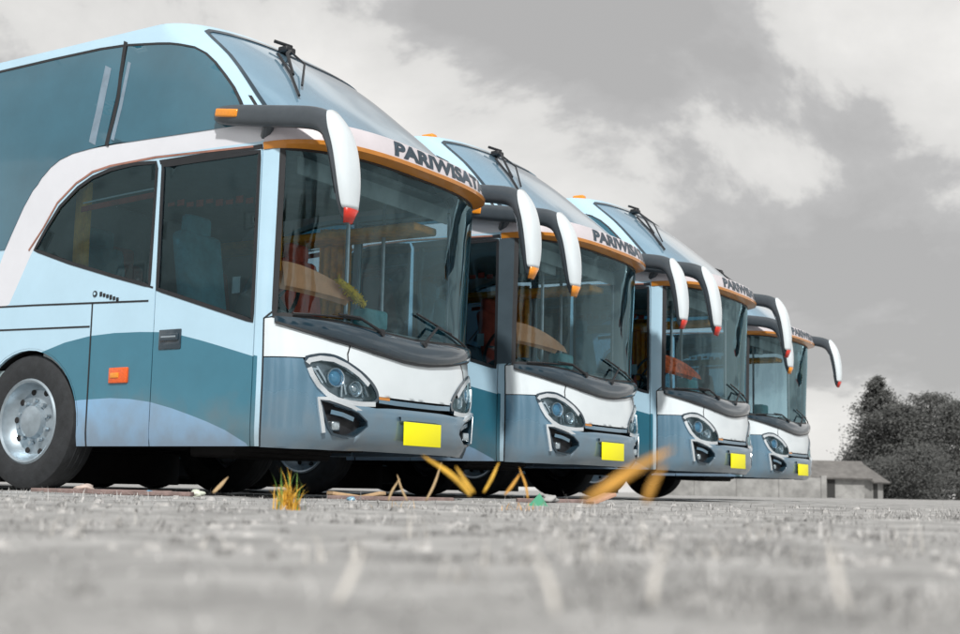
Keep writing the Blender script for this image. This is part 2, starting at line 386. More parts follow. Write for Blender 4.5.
    # red lettering ghosting in the driver door glass
    # front panel (white nose)
    hl = [(.354, .967), (.42, .985), (.482, .997), (.56, .995), (.62, .982), (.686, .955), (.80, .90), (.865, .86), (.913, .825), (.95, .79), (.975, .755), (.983, .71), (.93, .682), (.87, .672), (.75, .672), (.637, .685), (.56, .71), (.50, .745), (.436, .80), (.395, .87)]
    fp = [(.072, .972), (.072, 1.24), (.15, 1.248), (.167, 1.205), (.35, 1.16), (.585, 1.106), (1.0, 1.045), (1.3, 1.013), (L, 1.008)]
    fpb = [(.354, .972)] + [(a, b + .006) for a, b in hl[1:11]] + [(.99, .735), (L, .731)]
    fouter = fp + [(2 * L - a, b) for a, b in fp[:-1]][::-1] + [(2 * L - a, b) for a, b in fpb] + fpb[:-1][::-1]
    panel('front_panel', fouter, M['nose'], (), (), 0, .02, R, .06)
    for f in (lambda p: p, mir):
        mb = MB(); ribbon(mb, f([(.735, 1.09), (.70, 1.02), (.70, .965)]), .01, .003); mb.build('nose_seam', M['black'], R)
        mb = MB(); ribbon(mb, f([(.066, ZB), (.066, 1.24), (.15, 1.30)]), .012, .003); mb.build('corner_seam', M['black'], R)
    # bumper
    fog = [(.463, .677), (.52, .672), (.60, .65), (.70, .628), (.777, .605), (.86, .55), (.872, .51), (.81, .465), (.748, .432), (.66, .432), (.572, .444), (.53, .50), (.495, .58)]
    bt = [(.066, ZB - .005), (.066, .964), (.346, .964), (.388, .868), (.43, .79), (.49, .735), (.56, .690), (.64, .664), (.75, .655), (.87, .652), (.95, .645), (1.08, .652), (1.2, .655), (L, .655)]
    bl = [(.066, ZB - .005), (.3, ZB - .012), (.6, ZB - .01), (.9, ZB), (1.2, ZB), (L, ZB)]
    bouter = bt + [(2 * L - a, b) for a, b in bt[:-1]][::-1] + [(2 * L - a, b) for a, b in bl[1:]] + bl[1:-1][::-1]
    def bump(s, z, off=0):
        k = min(max((min(s, 2 * L - s) - .42) / .35, 0), 1); k = k * k * (3 - 2 * k); e = min(max((.66 - z) / .05, 0), 1); e2 = min(max((z - .33) / .08, 0), 1)
        return surf(s, z, off + .035 * k * sqrt(e * (2 - e)) * (.4 + .6 * e2))
    fsm = fog
    bmp = panel('bumper', bouter, M['silver'], [fsm, mir(fsm)], (), 0, .02, R, .045, fn=bump)
    # dark backing behind the gaps
    panel('front_backing', sym([(.1, ZB + .02), (.1, 1.18), (.6, 1.09), (L, .99)]) + sym([(L, .99)])[:0] + [], M['black'], off=-.075, parent=R, g=.12) if False else None
    bk = sym([(.1, ZB + .02), (.1, 1.2), (.585, 1.1), (L, 1.0)]); bk = [(.1, 1.2), (.585, 1.1), (L, 1.0), (2 * L - .585, 1.1), (2 * L - .1, 1.2), (2 * L - .1, ZB + .02), (L, ZB + .02), (.1, ZB + .02)]
    panel('front_backing', bk, M['dark'], off=-.085, parent=R, g=.15)
    mb = MB(); ribbon(mb, [(1.0, .705), (1.2, .698), (L, .697), (2 * L - 1.2, .698), (2 * L - 1.0, .705)], .035, .004, th=.03, i=0)
    ribbon(mb, [(.995, .722), (1.12, .720)], .02, .006, th=.01, i=1)  # short orange piece paints in a reflection below the nose
    mb.build('nose_trim', [M['silver'], M['orange']], R)
    mb = MB(); ribbon(mb, [(1.2, .585), (1.3, .592), (L, .592), (2 * L - 1.3, .592), (2 * L - 1.2, .585)], .03, .055, th=.03, fn=surf); mb.build('plate_ledge', M['silver'], R)
    # headlights
    for f, sg in ((lambda p: p, 0), (mir, 1)):
        h = panel('headlight', f(smoothp(hl, 1)), M['lampdark'], off=-.055, parent=R, g=.05)
        mb = MB(); ribbon(mb, f(smoothp([(a, b) for a, b in hl], 1)), .026, .010, True, th=.05); mb.build('headlight_bezel', M['gloss'], h)
        mb = MB(); ribbon(mb, f([(.385, .90), (.405, .85), (.452, .78), (.52, .722), (.60, .686), (.70, .672), (.82, .668), (.95, .675)]), .034, .018, th=.03)
        ribbon(mb, f([(.375, .93), (.39, .952), (.47, .972), (.57, .968), (.68, .932), (.79, .875), (.88, .81)]), .034, .014, th=.03); mb.build('headlight_chrome', M['chrome'], h)
        X = (lambda a: a) if not sg else (lambda a: 2 * L - a)
        mb = MB()
        for (a, b, r, mi) in ((.60, .845, .072, 0), (.775, .775, .058, 0)):
            p = Vector(surf(X(a), b, -.035)); q = Vector(surf(X(a), b, .0)); n = (q - p).normalized()
            T = n.to_track_quat('X', 'Z').to_matrix()
            V = []; F = []; nn = 20; prof = [(1.0, .02), (.95, .026), (.86, .022), (.8, -.005)]
            for j in range(nn):
                for (rr, hh) in prof: V.append(p + T @ Vector((hh, rr * r * cos(2 * pi * j / nn), rr * r * sin(2 * pi * j / nn))))
            for j in range(nn):
                for k in range(3): F.append((j * 4 + k, ((j + 1) % nn) * 4 + k, ((j + 1) % nn) * 4 + k + 1, j * 4 + k + 1))
            mb.add(V, F, 0)
            V = [p + T @ Vector((.03, 0, 0))]; F = []
            for i_, (rr, hh) in enumerate(((.35, .024), (.65, .01), (.8, -.01))):
                V += [p + T @ Vector((hh, rr * r * cos(2 * pi * j / nn), rr * r * sin(2 * pi * j / nn))) for j in range(nn)]
            F += [(0, 1 + j, 1 + (j + 1) % nn) for j in range(nn)]
            for k in range(2): F += [(1 + k * nn + j, 1 + (k + 1) * nn + j, 1 + (k + 1) * nn + (j + 1) % nn, 1 + k * nn + (j + 1) % nn) for j in range(nn)]
            mb.add(V, F, 1 if a < .7 else 2)
        mb.build('headlight_lamp', [M['chrome'], M['bulb'], M['lampref']], h)
        for grp in (((.43, .90, .50, .80), (.455, .92, .53, .81), (.405, .90, .46, .90)), ((.68, .70, .86, .70), (.70, .90, .84, .835), (.87, .80, .92, .73), (.66, .87, .70, .73), (.845, .80, .86, .72), (.66, .89, .66, .71))):
            mb = MB()
            for (a, b, c_, d_) in grp: ribbon(mb, f([(a, b), (c_, d_)]), .014, -.028, th=.02)
            mb.build('headlight_reflector', M['lampref'], h)
        panel('headlight_cover', f(smoothp(hl, 1)), G['lens'], off=.004, parent=h, g=.08)
        # fog lamp pocket
        q = panel('fog_light', f(fsm), M['black'], off=-.05, parent=R, g=.05)
        mb = MB(); ribbon(mb, f(fsm), .016, .03, True, th=.085); mb.build('fog_light_surround', M['gloss'], q)
        mb = MB(); ribbon(mb, f([(.50, .45), (.478, .56), (.45, .688), (.53, .690), (.62, .668), (.72, .642), (.80, .612)]), .026, .034, th=.03, fn=surf); mb.build('fog_light_chrome', M['chrome'], q)
        mb = MB(); ribbon(mb, f([(.56, .60), (.66, .585), (.76, .555)]), .03, .0, th=.03); mb.box(surf(X(.60), .50, -.02), (.06, .09, .07), 1, bev=.015); mb.build('fog_light_lamp', [M['silver'], M['lampref']], q)
    # number plate
    pc = Vector((.068, -.0, .477)); mb = MB(); mb.box(pc, (.012, .49, .175), 0, bev=.004); mb.build('number_plate', M['plate'], R)
    mb = MB(); mb.box(pc + Vector((-.022, 0, 0)), (.03, .40, .12), 0); mb.build('plate_bracket', M['dark'], R)
    # windscreen, cowl, seal
    wshape = ws_half + [(2 * L - a, b) for a, b in ws_half[:-1]][::-1]
    ws = panel('windscreen', wshape, G['ws'], off=.0, parent=R, g=.08)
    mb = MB(); ribbon(mb, wshape, .045, .004, True); mb.build('windscreen_seal', M['black'], ws)
    mb = MB(); ribbon(mb, [(L + .0, 2.45), (L, 1.21)], .012, .003); mb.build('windscreen_joint', M['gloss'], ws) if False else None
    lo = mono([.15, .35, .585, 1.0, 1.3, L], [1.212, 1.165, 1.112, 1.048, 1.018, 1.012]); hi = mono([.15, .4, .8, 1.1, L], [1.256, 1.244, 1.219, 1.199, 1.184])
    V = []; F = []; nu, nv = 120, 14
    for i in range(nu + 1):
        s = .15 + (2 * L - .30) * i / nu; m_ = min(s, 2 * L - s); a, b_ = lo(m_), hi(m_); k = min(1, (m_ - .15) / .5); k = k * k * (3 - 2 * k)
        for j in range(nv + 1):
            t = j / nv; V.append(surf(s, a + (b_ - a) * t, .012 + .045 * k * sqrt(max(0, 1 - (1 - t * 1.55 if t < .645 else (t - .645) * 2.2) ** 2)) * (1 if t < .645 else 1)))
    for i in range(nu):
        for j in range(nv): a = i * (nv + 1) + j; F.append((a, a + nv + 1, a + nv + 2, a + 1))
    mk('cowl', V, F, M['gloss'], R)
    mb = MB(); ribbon(mb, [(.16, 1.212), (.35, 1.162), (.585, 1.11), (1.0, 1.047), (1.3, 1.016), (L, 1.011), (2 * L - 1.3, 1.016), (2 * L - 1.0, 1.047), (2 * L - .585, 1.11), (2 * L - .16, 1.212)], .016, .02, th=.03); mb.build('cowl_seal', M['black'], R)
    # visor above the windscreen, with its orange lip and lettering
    def vis(s, z, off=0):
        m = min(s, 2 * L - s); k = min(1, max(0, (m + .0) / .5)); k = k * k * (3 - 2 * k); t = (z - 2.5) / .17
        base = surf(s, 2.52, 0.)
        o2 = surf(s, 2.45, 1.0); o1 = surf(s, 2.45, 0); n = [o2[i] - o1[i] for i in range(3)]
        push = off + .008 + .10 * k * (1 - .25 * max(0, t)) - .03 * max(0, t) ** 2
        return (o1[0] + n[0] * push - .02 * max(0, t) * 0, o1[1] + n[1] * push, z)
    vt = 2.665
    vp = [(-.0, 2.50), (-.0, 2.60), (.2, vt - .03), (.4, vt), (L, vt + .01)]
    vo = [(0.0, 2.49), (0.0, 2.6), (.2, vt - .02), (.4, vt)] + [(2 * L - a, b) for a, b in [(0.0, 2.49), (0.0, 2.6), (.2, vt - .02), (.4, vt)]][::-1]
    vz = panel('visor', vo, M['visor'], (), [], 0, .03, R, .05, fn=vis)
    mb = MB()
    n = 80; V = []; F = []
    for i in range(n + 1):       # the visor's top shelf back to the upper windscreen
        s = .0 + (2 * L) * i / n
        zt = vt if .4 <= s <= 2 * L - .4 else (vt - .02 if .2 < s < 2 * L - .2 else 2.6)
        zt = 2.6 + (vt - 2.6) * min(1, min(s, 2 * L - s) / .4)
        a = vis(s, zt); b_ = surf(s, zt + .05, -.01); V += [a, b_]
        if i < n: F.append((2 * i, 2 * i + 1, 2 * i + 3, 2 * i + 2))
    mb.add(V, F); mb.build('visor_top', M['visor'], vz)
    V = []; F = []; mb = MB()
    for i in range(n + 1):
        s = -.0 + (2 * L) * i / n
        a = vis(s, 2.516, .006); b_ = vis(s, 2.487, .0); c_ = surf(s, 2.465, .004); V += [vis(s, 2.521, -.002), a, b_, c_]
        if i < n: k = 4 * i; F += [(k, k + 4, k + 5, k + 1), (k + 1, k + 5, k + 6, k + 2), (k + 2, k + 6, k + 7, k + 3)]
    mb.add(V, F); mb.build('visor_lip', M['orange'], vz)
    # lettering
    def word(txt, s0, s1, z0, h, mt, fn, off, parent, name='lettering'):
        cu = bpy.data.curves.new(name, 'FONT'); cu.body = txt; cu.size = 1; cu.offset = .05; cu.shear = .15; cu.resolution_u = 3
        to = bpy.data.objects.new(name, cu); COL.objects.link(to); dg = bpy.context.evaluated_depsgraph_get(); dg.update()
        me = bpy.data.meshes.new_from_object(to.evaluated_get(dg)); bpy.data.objects.remove(to)
        bm = bmesh.new(); bm.from_mesh(me); bmesh.ops.triangulate(bm, faces=bm.faces[:])
        for _ in range(2):
            le = [e for e in bm.edges if e.calc_length() > .12]
            bmesh.ops.subdivide_edges(bm, edges=le, cuts=1); bmesh.ops.triangulate(bm, faces=bm.faces[:])
        x0 = min(v.co.x for v in bm.verts); x1 = max(v.co.x for v in bm.verts); y0 = min(v.co.y for v in bm.verts); y1 = max(v.co.y for v in bm.verts)
        mi = []
        for fc in bm.faces: mi.append(0)
        for v in bm.verts:
            u = (v.co.x - x0) / (x1 - x0); w = (v.co.y - y0) / (y1 - y0)
            v.co = Vector(fn(s0 + (s1 - s0) * u, z0 + h * w, off))
        for fc in bm.faces:
            yy = fc.calc_center_median().y; fc.material_index = 1 if yy > .42 else 0  # far letters coloured paler to imitate their reflective sheen
        bm.to_mesh(me); bm.free(); me.materials.clear(); me.materials.append(mt); me.materials.append(M['ltlet'])
        return link(me, name, parent, False)
    word('PARIWISATA', 1.0, 2.42, 2.532, .125, M['letter'], vis, .004, vz)
    # upper windscreen
    ug = panel('upper_windscreen', upper_glass, M['upper'], off=-.004, thick=.006, parent=R, g=.08)
    mb = MB(); ribbon(mb, upper_glass, .03, .006, True, th=.014); mb.build('upper_seal', M['gloss'], ug)
    for f in (lambda p: p, mir): mb = MB(); ribbon(mb, f([(.14, 2.70), (.155, 2.80), (.18, 2.92)]), .022, .003); mb.build('pillar_slot', M['black'], R)
    # upper wiper hanging from the roof edge
    t0 = Vector(surf(1.12, 3.55, .03)); mb = MB(); mb.box(t0 + Vector((-.02, 0, .02)), (.10, .12, .05), 0, bev=.015)
    mb.tube([t0 + Vector((0, .03, .03)), surf(.86, 3.40, .07), surf(.70, 3.18, .03)], .013, 6)
    mb.tube([t0 + Vector((0, -.03, .03)), surf(.98, 3.34, .06), surf(.66, 3.06, .03)], .009, 6)
    mb.tube([surf(.84, 3.44, .025), surf(.70, 3.2, .022), surf(.53, 2.94, .022)], .012, 6)
    mb.tube([surf(1.2, 3.6, .05), surf(1.14, 3.56, .08), surf(1.0, 3.60, .06)], .014, 6)
    mb.build('upper_wiper', M['black'], R)
    # roof cap: the plan outline drawn in towards the middle
    zt = 3.66; n = 60; ring = [P(REAR, zt)] + [P(x, zt) for x in (-9, -7, -5, -3.5, -2.5, -2)] + [(2 * L * i / n, zt) for i in range(n + 1)]
    ring = ring + [(2 * L - a, b) for a, b in ring[:7]][::-1]
    V = []; F = []; m = len(ring); ks = [0, .04, .10, .2, .35, .55, .75, 1]
    for k in ks:
        for (s, z) in ring:
            x, y, _ = surf(s, z); kk = 1 - k; fr = max(0, min(1, (x + 2.0) / .5))
            V.append((x - (k ** 1.0) * .75 * fr, y * kk, zt + .10 * (1 - (1 - k) ** 2.6)))
    for a in range(len(ks) - 1):
        for j in range(m - 1): F.append((a * m + j, a * m + j + 1, (a + 1) * m + j + 1, (a + 1) * m + j))
    mk('roof', V, F, M['roof'], R)
    mb = MB(); mb.box((-8.3, 0, 3.80), (1.6, 1.5, .16), 0, bev=.06); mb.build('roof_unit', M['roof'], R)
    # rear end
    rp = [(REAR - .02, -1.25, ZB), (REAR - .02, 1.25, ZB), (REAR - .02, 1.25, 2.6), (REAR - .02, 1.14, 3.66), (REAR - .02, 0, 3.75), (REAR - .02, -1.14, 3.66), (REAR - .02, -1.25, 2.6)]
    mb = MB(); mb.add(rp + [(REAR + .04, b, c) for a, b, c in rp], [(0, 6, 5, 4, 3, 2, 1)] + [(i, (i + 1) % 7, (i + 1) % 7 + 7, i + 7) for i in range(7)]); mb.build('rear_wall', M['teal'], R)
    mb = MB(); mb.box((REAR - .03, 0, 2.9), (.02, 1.9, .8), 0, bev=.008); mb.build('rear_window', M['wing'], R)
    for y in (-1.0, 1.0): mb = MB(); mb.box((REAR - .035, y, 1.2), (.04, .22, .5), 0, bev=.015); mb.build('tail_light', M['redtip'], R)
    # mirrors
    for sg in (-1, 1):
        path = [(-.985, 1.27, 2.775), (-.93, 1.29, 2.765), (-.68, 1.31, 2.725), (-.40, 1.32, 2.675), (-.16, 1.32, 2.64), (.0, 1.315, 2.61), (.10, 1.305, 2.565), (.165, 1.295, 2.495), (.215, 1.285, 2.38), (.25, 1.28, 2.2), (.265, 1.275, 2.05), (.268, 1.265, 1.94), (.267, 1.26, 1.85)]
        ra = [.035, .074, .080, .080, .080, .083, .086, .082, .078, .072, .062, .05, .022]       # in the bend's plane
        rb = [.03, .05, .055, .055, .058, .065, .085, .105, .115, .115, .10, .075, .03]       # across
        def section(k, a, ga=1.0):
            p = Vector(path[k]); q0 = Vector(path[max(k - 1, 0)]); q1 = Vector(path[min(k + 1, len(path) - 1)]); d = (q1 - q0).normalized()
            side = Vector((0, 1, 0)); nrm = side.cross(d).normalized()    # nrm points down/back
            ca, sa = cos(a), sin(a); sq = lambda v: abs(v) ** .75 * (1 if v > 0 else -1)
            v = p + nrm * sq(ca) * ra[k] * ga + side * sq(sa) * rb[k] * ga
            return Vector((v.x, v.y * sg, v.z))
        n = 16; V = [section(k, 2 * pi * j / n) for k in range(len(path)) for j in range(n)]
        F = [(k * n + j, k * n + (j + 1) % n, (k + 1) * n + (j + 1) % n, (k + 1) * n + j) for k in range(len(path) - 1) for j in range(n)] + [tuple(range(n)), tuple(range((len(path) - 1) * n, len(path) * n))]
        mb = MB(); mb.add(V, F); sm = mb.build('side_mirror', M['grey'], R, fix=True)
        s2 = sm.modifiers.new('smooth', 'SUBSURF'); s2.levels = 1; s2.render_levels = 2
        # front shell
        def half(k0, k1, a0, a1, nn, ga=1.05):
            V = []; F = []
            for k in range(k0, k1 + 1):
                sh = .55 if k == k0 else 1
                V += [section(k, (a0 + a1) / 2 + (a - (a0 + a1) / 2) * sh, ga) for a in [a0 + (a1 - a0) * j / nn for j in range(nn + 1)]]
            for k in range(k1 - k0):
                for j in range(nn): a = k * (nn + 1) + j; F.append((a, a + 1, a + nn + 2, a + nn + 1))
            return V, F
        mb = MB(); mb.add(*half(6, 11, pi * .52, pi * 1.48, 10, 1.07)); o = mb.build('mirror_shell', M['nose'], sm, fix=True); s2 = o.modifiers.new('smooth', 'SUBSURF'); s2.render_levels = 2; sd = o.modifiers.new('t', 'SOLIDIFY'); sd.thickness = .006; sd.offset = 0
        mb = MB(); mb.add(*half(11, 12, pi * .35, pi * 1.6, 10, 1.10)); o = mb.build('mirror_tip', M['redtip'], sm, fix=True); sd = o.modifiers.new('t', 'SOLIDIFY'); sd.thickness = .006; sd.offset = 0
        mb = MB(); mb.box((-.80, sg * 1.352, 2.748), (.22, .03, .062), 0, bev=.012, R=Matrix.Rotation(radians(9), 3, 'Y')); mb.build('mirror_lamp', M['amber'], sm)
        # reflecting faces towards the driver
        mb = MB(); mb.add(*half(7, 10, -pi * .33, pi * .33, 6, 1.03)); mb.build('mirror_glass', M['chrome'], sm, fix=True)
        mb = MB(); mb.tube([(-.55, sg * 1.20, 2.56), (-.5, sg * 1.24, 2.60), (-.45, sg * 1.29, 2.66)], .045, 10); mb.build('mirror_bracket', M['grey'], sm)
    # wipers on the main windscreen
    for (a0, a1, a2) in ((1.05, .62, .30), (2.0, 1.75, 2.30)):
        pass
    for base, el, tip, bl0, bl1 in (((1.02, 1.20), (.80, 1.29), (.62, 1.30), (.28, 1.275), (.86, 1.285)), ((1.55, 1.17), (1.75, 1.33), (2.0, 1.31), (1.50, 1.41), (2.35, 1.235))):
        mb = MB(); q = lambda p, o: surf(p[0], p[1], o)
        mb.tube([q(base, .06), q(el, .055), q(tip, .04)], [.013, .010, .007], 8)
        mb.tube([q((bl0[0] + (bl1[0] - bl0[0]) * t / 8, bl0[1] + (bl1[1] - bl0[1]) * t / 8), .026) for t in range(9)], .009, 6)
        mb.lathe([(0, .02), (.025, .02), (.03, 0), (.03, -.03)], 14, 'x', q(base, .05)); mb.build('wiper', M['black'], R)
    # interior
    mb = MB(); mb.box((-2.0, 0, .93), (3.2, 2.40, .06)); mb.box((-1.95, 0, 2.60), (2.75, 2.36, .03)); mb.box((-3.5, 0, 1.75), (.06, 2.40, 1.7)); mb.box((-7.2, 0, 1.8), (7.6, 2.3, .06))
    mb.build('cabin_lining', M['inner'], R)
    mb = MB(); mb.box((-2.2, -1.15, 1.18), (1.2, .1, .5)); mb.box((-.62, 0, 1.12), (.5, 2.2, .26), bev=.05)
    V = []; F = []; n = 24
    for i in range(n + 1):
        s = .2 + (2 * L - .4) * i / n; f0 = Vector(surf(s, 1.24, -.03)); V += [f0 + Vector((0, 0, -.04)), f0 + Vector((0, 0, .0)), Vector((-.72 + .1 * cos(i / n * pi * 2), f0.y * .97, 1.33 + .05 * sin(i * .9))), Vector((-.80, f0.y * .97, 1.25)), Vector((-.80, f0.y * .97, 1.0))]
    for i in range(n):
        for k in range(4): a = i * 5 + k; F.append((a, a + 5, a + 6, a + 1))
    mb.add(V, F); mb.build('dashboard', M['dash'], R)
    mb = MB()  # peach band modelled for an orange reflection at the driver's corner
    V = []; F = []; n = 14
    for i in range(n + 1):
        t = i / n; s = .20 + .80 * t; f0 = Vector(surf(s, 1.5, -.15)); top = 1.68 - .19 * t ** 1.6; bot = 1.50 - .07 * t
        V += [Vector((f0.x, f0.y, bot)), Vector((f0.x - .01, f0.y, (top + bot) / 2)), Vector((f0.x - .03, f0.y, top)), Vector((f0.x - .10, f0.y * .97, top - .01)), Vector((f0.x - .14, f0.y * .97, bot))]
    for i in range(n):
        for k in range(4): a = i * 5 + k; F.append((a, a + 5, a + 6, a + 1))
    mb.add(V, F); mb.build('dashboard_band', M['peach'], R)
    mb = MB()
    T = Matrix.Rotation(radians(-62), 3, 'Y')
    pts = [Vector((-.95, -.55, 1.50)) + T @ Vector((.22 * cos(a), .22 * sin(a), 0)) for a in [2 * pi * k / 28 for k in range(29)]]
    mb.tube(pts, .016, 8, cap=False); mb.tube([(-.95, -.55, 1.50), (-.78, -.55, 1.30)], .03, 8)
    for k in range(3): a = 2 * pi * k / 3 + .5; mb.tube([(-.95, -.55, 1.50), Vector((-.95, -.55, 1.50)) + T @ Vector((.21 * cos(a), .21 * sin(a), 0))], .012, 6)
    mb.build('steering_wheel', M['black'], R)
    def seat(x, y, m_):
        mb = MB(); mb.box((x, y, 1.30), (.5, .48, .14), bev=.05); mb.box((x - .25, y, 1.70), (.13, .48, .75), bev=.055, R=Matrix.Rotation(radians(-10), 3, 'Y')); mb.box((x - .32, y, 2.13), (.11, .28, .18), bev=.045); mb.box((x, y, 1.10), (.3, .3, .3))
        mb.build('seat', m_, R)
    seat(-1.45, -.62, M['seat']); seat(-1.5, .68, M['redcl']); seat(-2.6, .7, M['redcl']); seat(-2.6, -.6, M['seat']); seat(-3.1, .1, M['redcl'])
    mb = MB(); mb.box((-1.9, .95, 2.30), (2.6, .35, .07), bev=.02); mb.build('luggage_rack', M['curt'], R)
    mb = MB(); mb.box((-.72, .35, 1.44), (.16, .30, .16), bev=.03); mb.build('dashboard_box', M['seat'], R)
    for y0, x0, w in ((-1.10, -.52, .11), (-1.16, -2.5, .2), (1.15, -1.75, .2)):
        V = []; F = []; n = 14
        for i in range(n + 1):
            for z in (1.6, 2.0, 2.44):
                V.append((x0 + (i / n - .5) * w * 1.4, y0 + .022 * sin(i * 1.9) * (1 if z > 1.7 else 1.3) + (i / n - .5) * w * .5 * (-1 if y0 < 0 else 1), z))
        for i in range(n):
            for k in range(2): a = i * 3 + k; F.append((a, a + 3, a + 4, a + 1))
        mk('curtain', V, F, M['curt'], R)
    mb = MB(); mb.tube([(-.9, .25, .96), (-.9, .25, 2.58)], .018, 8); mb.tube([(-1.05, .95, .96), (-1.05, .95, 2.58)], .018, 8); mb.build('grab_pole', M['rim'], R)
    mb = MB(); mb.box((-.42, 0, 2.40), (.02, 2.0, .14), bev=.008); mb.box((-.5, -.35, 2.31), (.03, .3, .1), bev=.02); mb.build('header_panel', M['inner'], R)
    mb = MB(); mb.box((-1.55, -1.10, 1.42), (.006, .006, .006)); 
    rl = MB()
    for k in range(9):
        x = -1.44 + k * .098; hgt = (.05, .08, .06, .09, .05, .085, .06, .09, .07)[k]
        rl.box((x, -1.228, 2.16 - .006 * k + .01 * sin(k * 2)), (.07, .003, hgt * .6), 0, bev=.001)
    rl.build('window_lettering', M['redlet'], R)
    pn = MB(); pn.box((-.75, -1.226, 1.50), (.075, .003, .12), 0); pn.build('paper_notice', M['paper'], R)
    # underbody
    mb = MB(); mb.box((-6.0, 0, .62), (9.9, 1.5, .5)); mb.box((-.72, 0, .52), (.9, 2.2, .26)); mb.box((-5.6, 0, .50), (4.2, 2.3, .3)); mb.box((-10, 0, .5), (1.9, 2.3, .3)); mb.box((-1.85, 0, .6), (.7, 2.35, .45))
    mb.box((hx, 0, 1.0), (1.2, 2.3, .05)); mb.box((-8.5, 0, .95), (1.2, 2.3, .05))
    mb.tube([(hx, -1.0, .48), (hx, 1.0, .48)], .08, 10); mb.tube([(-8.5, -1.0, .48), (-8.5, 1.0, .48)], .12, 10)
    mb.tube([(-1.3, -.6, .36), (-1.3, .6, .36)], .035, 8); mb.tube([(-1.9, .35, .40), (-3.6, .3, .42)], .05, 8)
    mb.box((-1.6, .1, .36), (.5, 1.2, .14), bev=.03); mb.box((-4.6, 0, .27), (1.9, 2.3, .26), bev=.04); mb.box((-6.6, 0, .26), (1.8, 2.2, .24), bev=.04); mb.box((-10.1, 0, .3), (1.6, 2.1, .3), bev=.04); mb.box((-3.65, .0, .24), (.03, 2.4, .36)); mb.box((-9.3, 0, .24), (.03, 2.4, .36))
    mb.build('underbody', M['dark'], R)
    # wheels
    ty = MB(); ty.lathe([(.31, -.13), (.36, -.145), (.44, -.145), (.485, -.12), (.50, -.08), (.50, .08), (.485, .12), (.44, .145), (.36, .145), (.31, .13), (.30, 0), (.31, -.13)], 48, 'y')
    for k in (-.05, 0, .05): ty.lathe([(.5005, k - .007), (.504, k), (.5005, k + .007)], 48, 'y')
    first = None
    for (x, sg) in ((hx, -1), (hx, 1), (-8.5, -1), (-8.5, 1)):
        w = bpy.data.objects.new('wheel', None); COL.objects.link(w); w.parent = R; w.scale = (1.09, 1.0, 1.09); w.location = (x, sg * 1.09, .545); w.rotation_euler = (0, 0.3 * x, 0) if sg < 0 else (0, 0.3 * x, pi)
        if first is None:
            t = ty.build('tyre', M['tyre'], w, fix=True)
            rm = MB(); rm.lathe([(.315, -.13), (.30, -.142), (.285, -.13), (.27, -.07), (.235, -.03), (.19, -.035), (.13, -.06), (.115, -.10), (.08, -.115), (0, -.12)], 40, 'y', i=0)
            for k in range(10): a = 2 * pi * k / 10; c = (.155 * cos(a), -.055, .155 * sin(a)); rm.lathe([(0, -.03), (.014, -.03), (.016, 0)], 8, 'y', c, 0)
            for k in range(10): a = 2 * pi * (k + .5) / 10; c = (.225 * cos(a), -.036, .225 * sin(a)); rm.lathe([(0, -.004), (.02, -.004), (.024, .002)], 12, 'y', c, 1)
            r_ = rm.build('rim', [M['rim'], M['dark']], w, fix=True); first = (t, r_)
        else:
            for o in first: c = o.copy(); COL.objects.link(c); c.parent = w
        mf = None
    for sg in (-1, 1):
        for cx in (hx, -8.5):
            mb = MB(); V = []; F = []
            for k in range(21):
                a = radians(180 * k / 20); 
                for y in (.55, 1.252): V.append((cx + .625 * cos(a), sg * y, .5 + .625 * sin(a)))
            for k in range(20): a = 2 * k; F.append((a, a + 1, a + 3, a + 2))
            mb.add(V, F); mb.build('wheel_arch', M['dark'], R)
    return R

YAW = [BUS[i][2] for i in range(4)]
coach = make_coach()
COACHES = [coach] + [copy_tree(coach) for _ in range(3)]
labs = ['nearest, largest white and teal coach, its front wheel at the left edge',
        'second coach in the row, with dark grey windscreen pillar and orange mirror tips',
        'third coach in the row, pale windscreen pillar, partly behind blurred dry stalks',
        'smallest, farthest coach at the right end of the row, far mirror standing against the sky']
for i, c in enumerate(COACHES):
    c.location = (BUS[i][0], BUS[i][1], 0); c.rotation_euler = (0, 0, BUS[i][2])
    tag(c, labs[i], 'coach', 'coaches parked in a row')
def descend(o):
    for k in o.children: yield k; yield from descend(k)
# second and fourth coach carry a dark strip over the pillar; second one has orange mirror tips
for i in (1, 3):
    mb = MB(); ribbon(mb, [(.055, 1.26), (.055, 2.46)], .15, .012, th=.014); o = mb.build('pillar_cover', M['pillar'], COACHES[i]); o['label'] = 'slate grey windscreen pillar cover'
for i, which in ((0, 1), (1, -1), (3, -1)):
    ms = [o for o in COACHES[i].children if o.name.startswith('side_mirror')]
    for m_ in ms:
        sy_ = sum(v.co.y for v in m_.data.vertices)
        if sy_ * which > 0:
            for o in m_.children:
                if o.name.startswith('mirror_tip'): o.data = o.data.copy(); o.data.materials.clear(); o.data.materials.append(M['amber']); o['label'] = 'orange mirror tip'

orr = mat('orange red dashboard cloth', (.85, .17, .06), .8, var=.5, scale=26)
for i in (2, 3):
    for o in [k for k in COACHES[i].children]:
        if o.name.startswith('dashboard_band'):
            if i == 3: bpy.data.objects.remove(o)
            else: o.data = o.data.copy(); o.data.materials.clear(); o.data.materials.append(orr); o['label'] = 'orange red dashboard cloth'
        elif o.name.startswith('curtain') and i == 3 and not o.name.startswith('curtain_edge'): bpy.data.objects.remove(o)

for i in (1, 2):
    mb = MB(); mb.box((-1.70, -.80, 3.72), (.15, .10, .075), 0, bev=.02); mb.build('roof_lamp', M['amber'], COACHES[i])
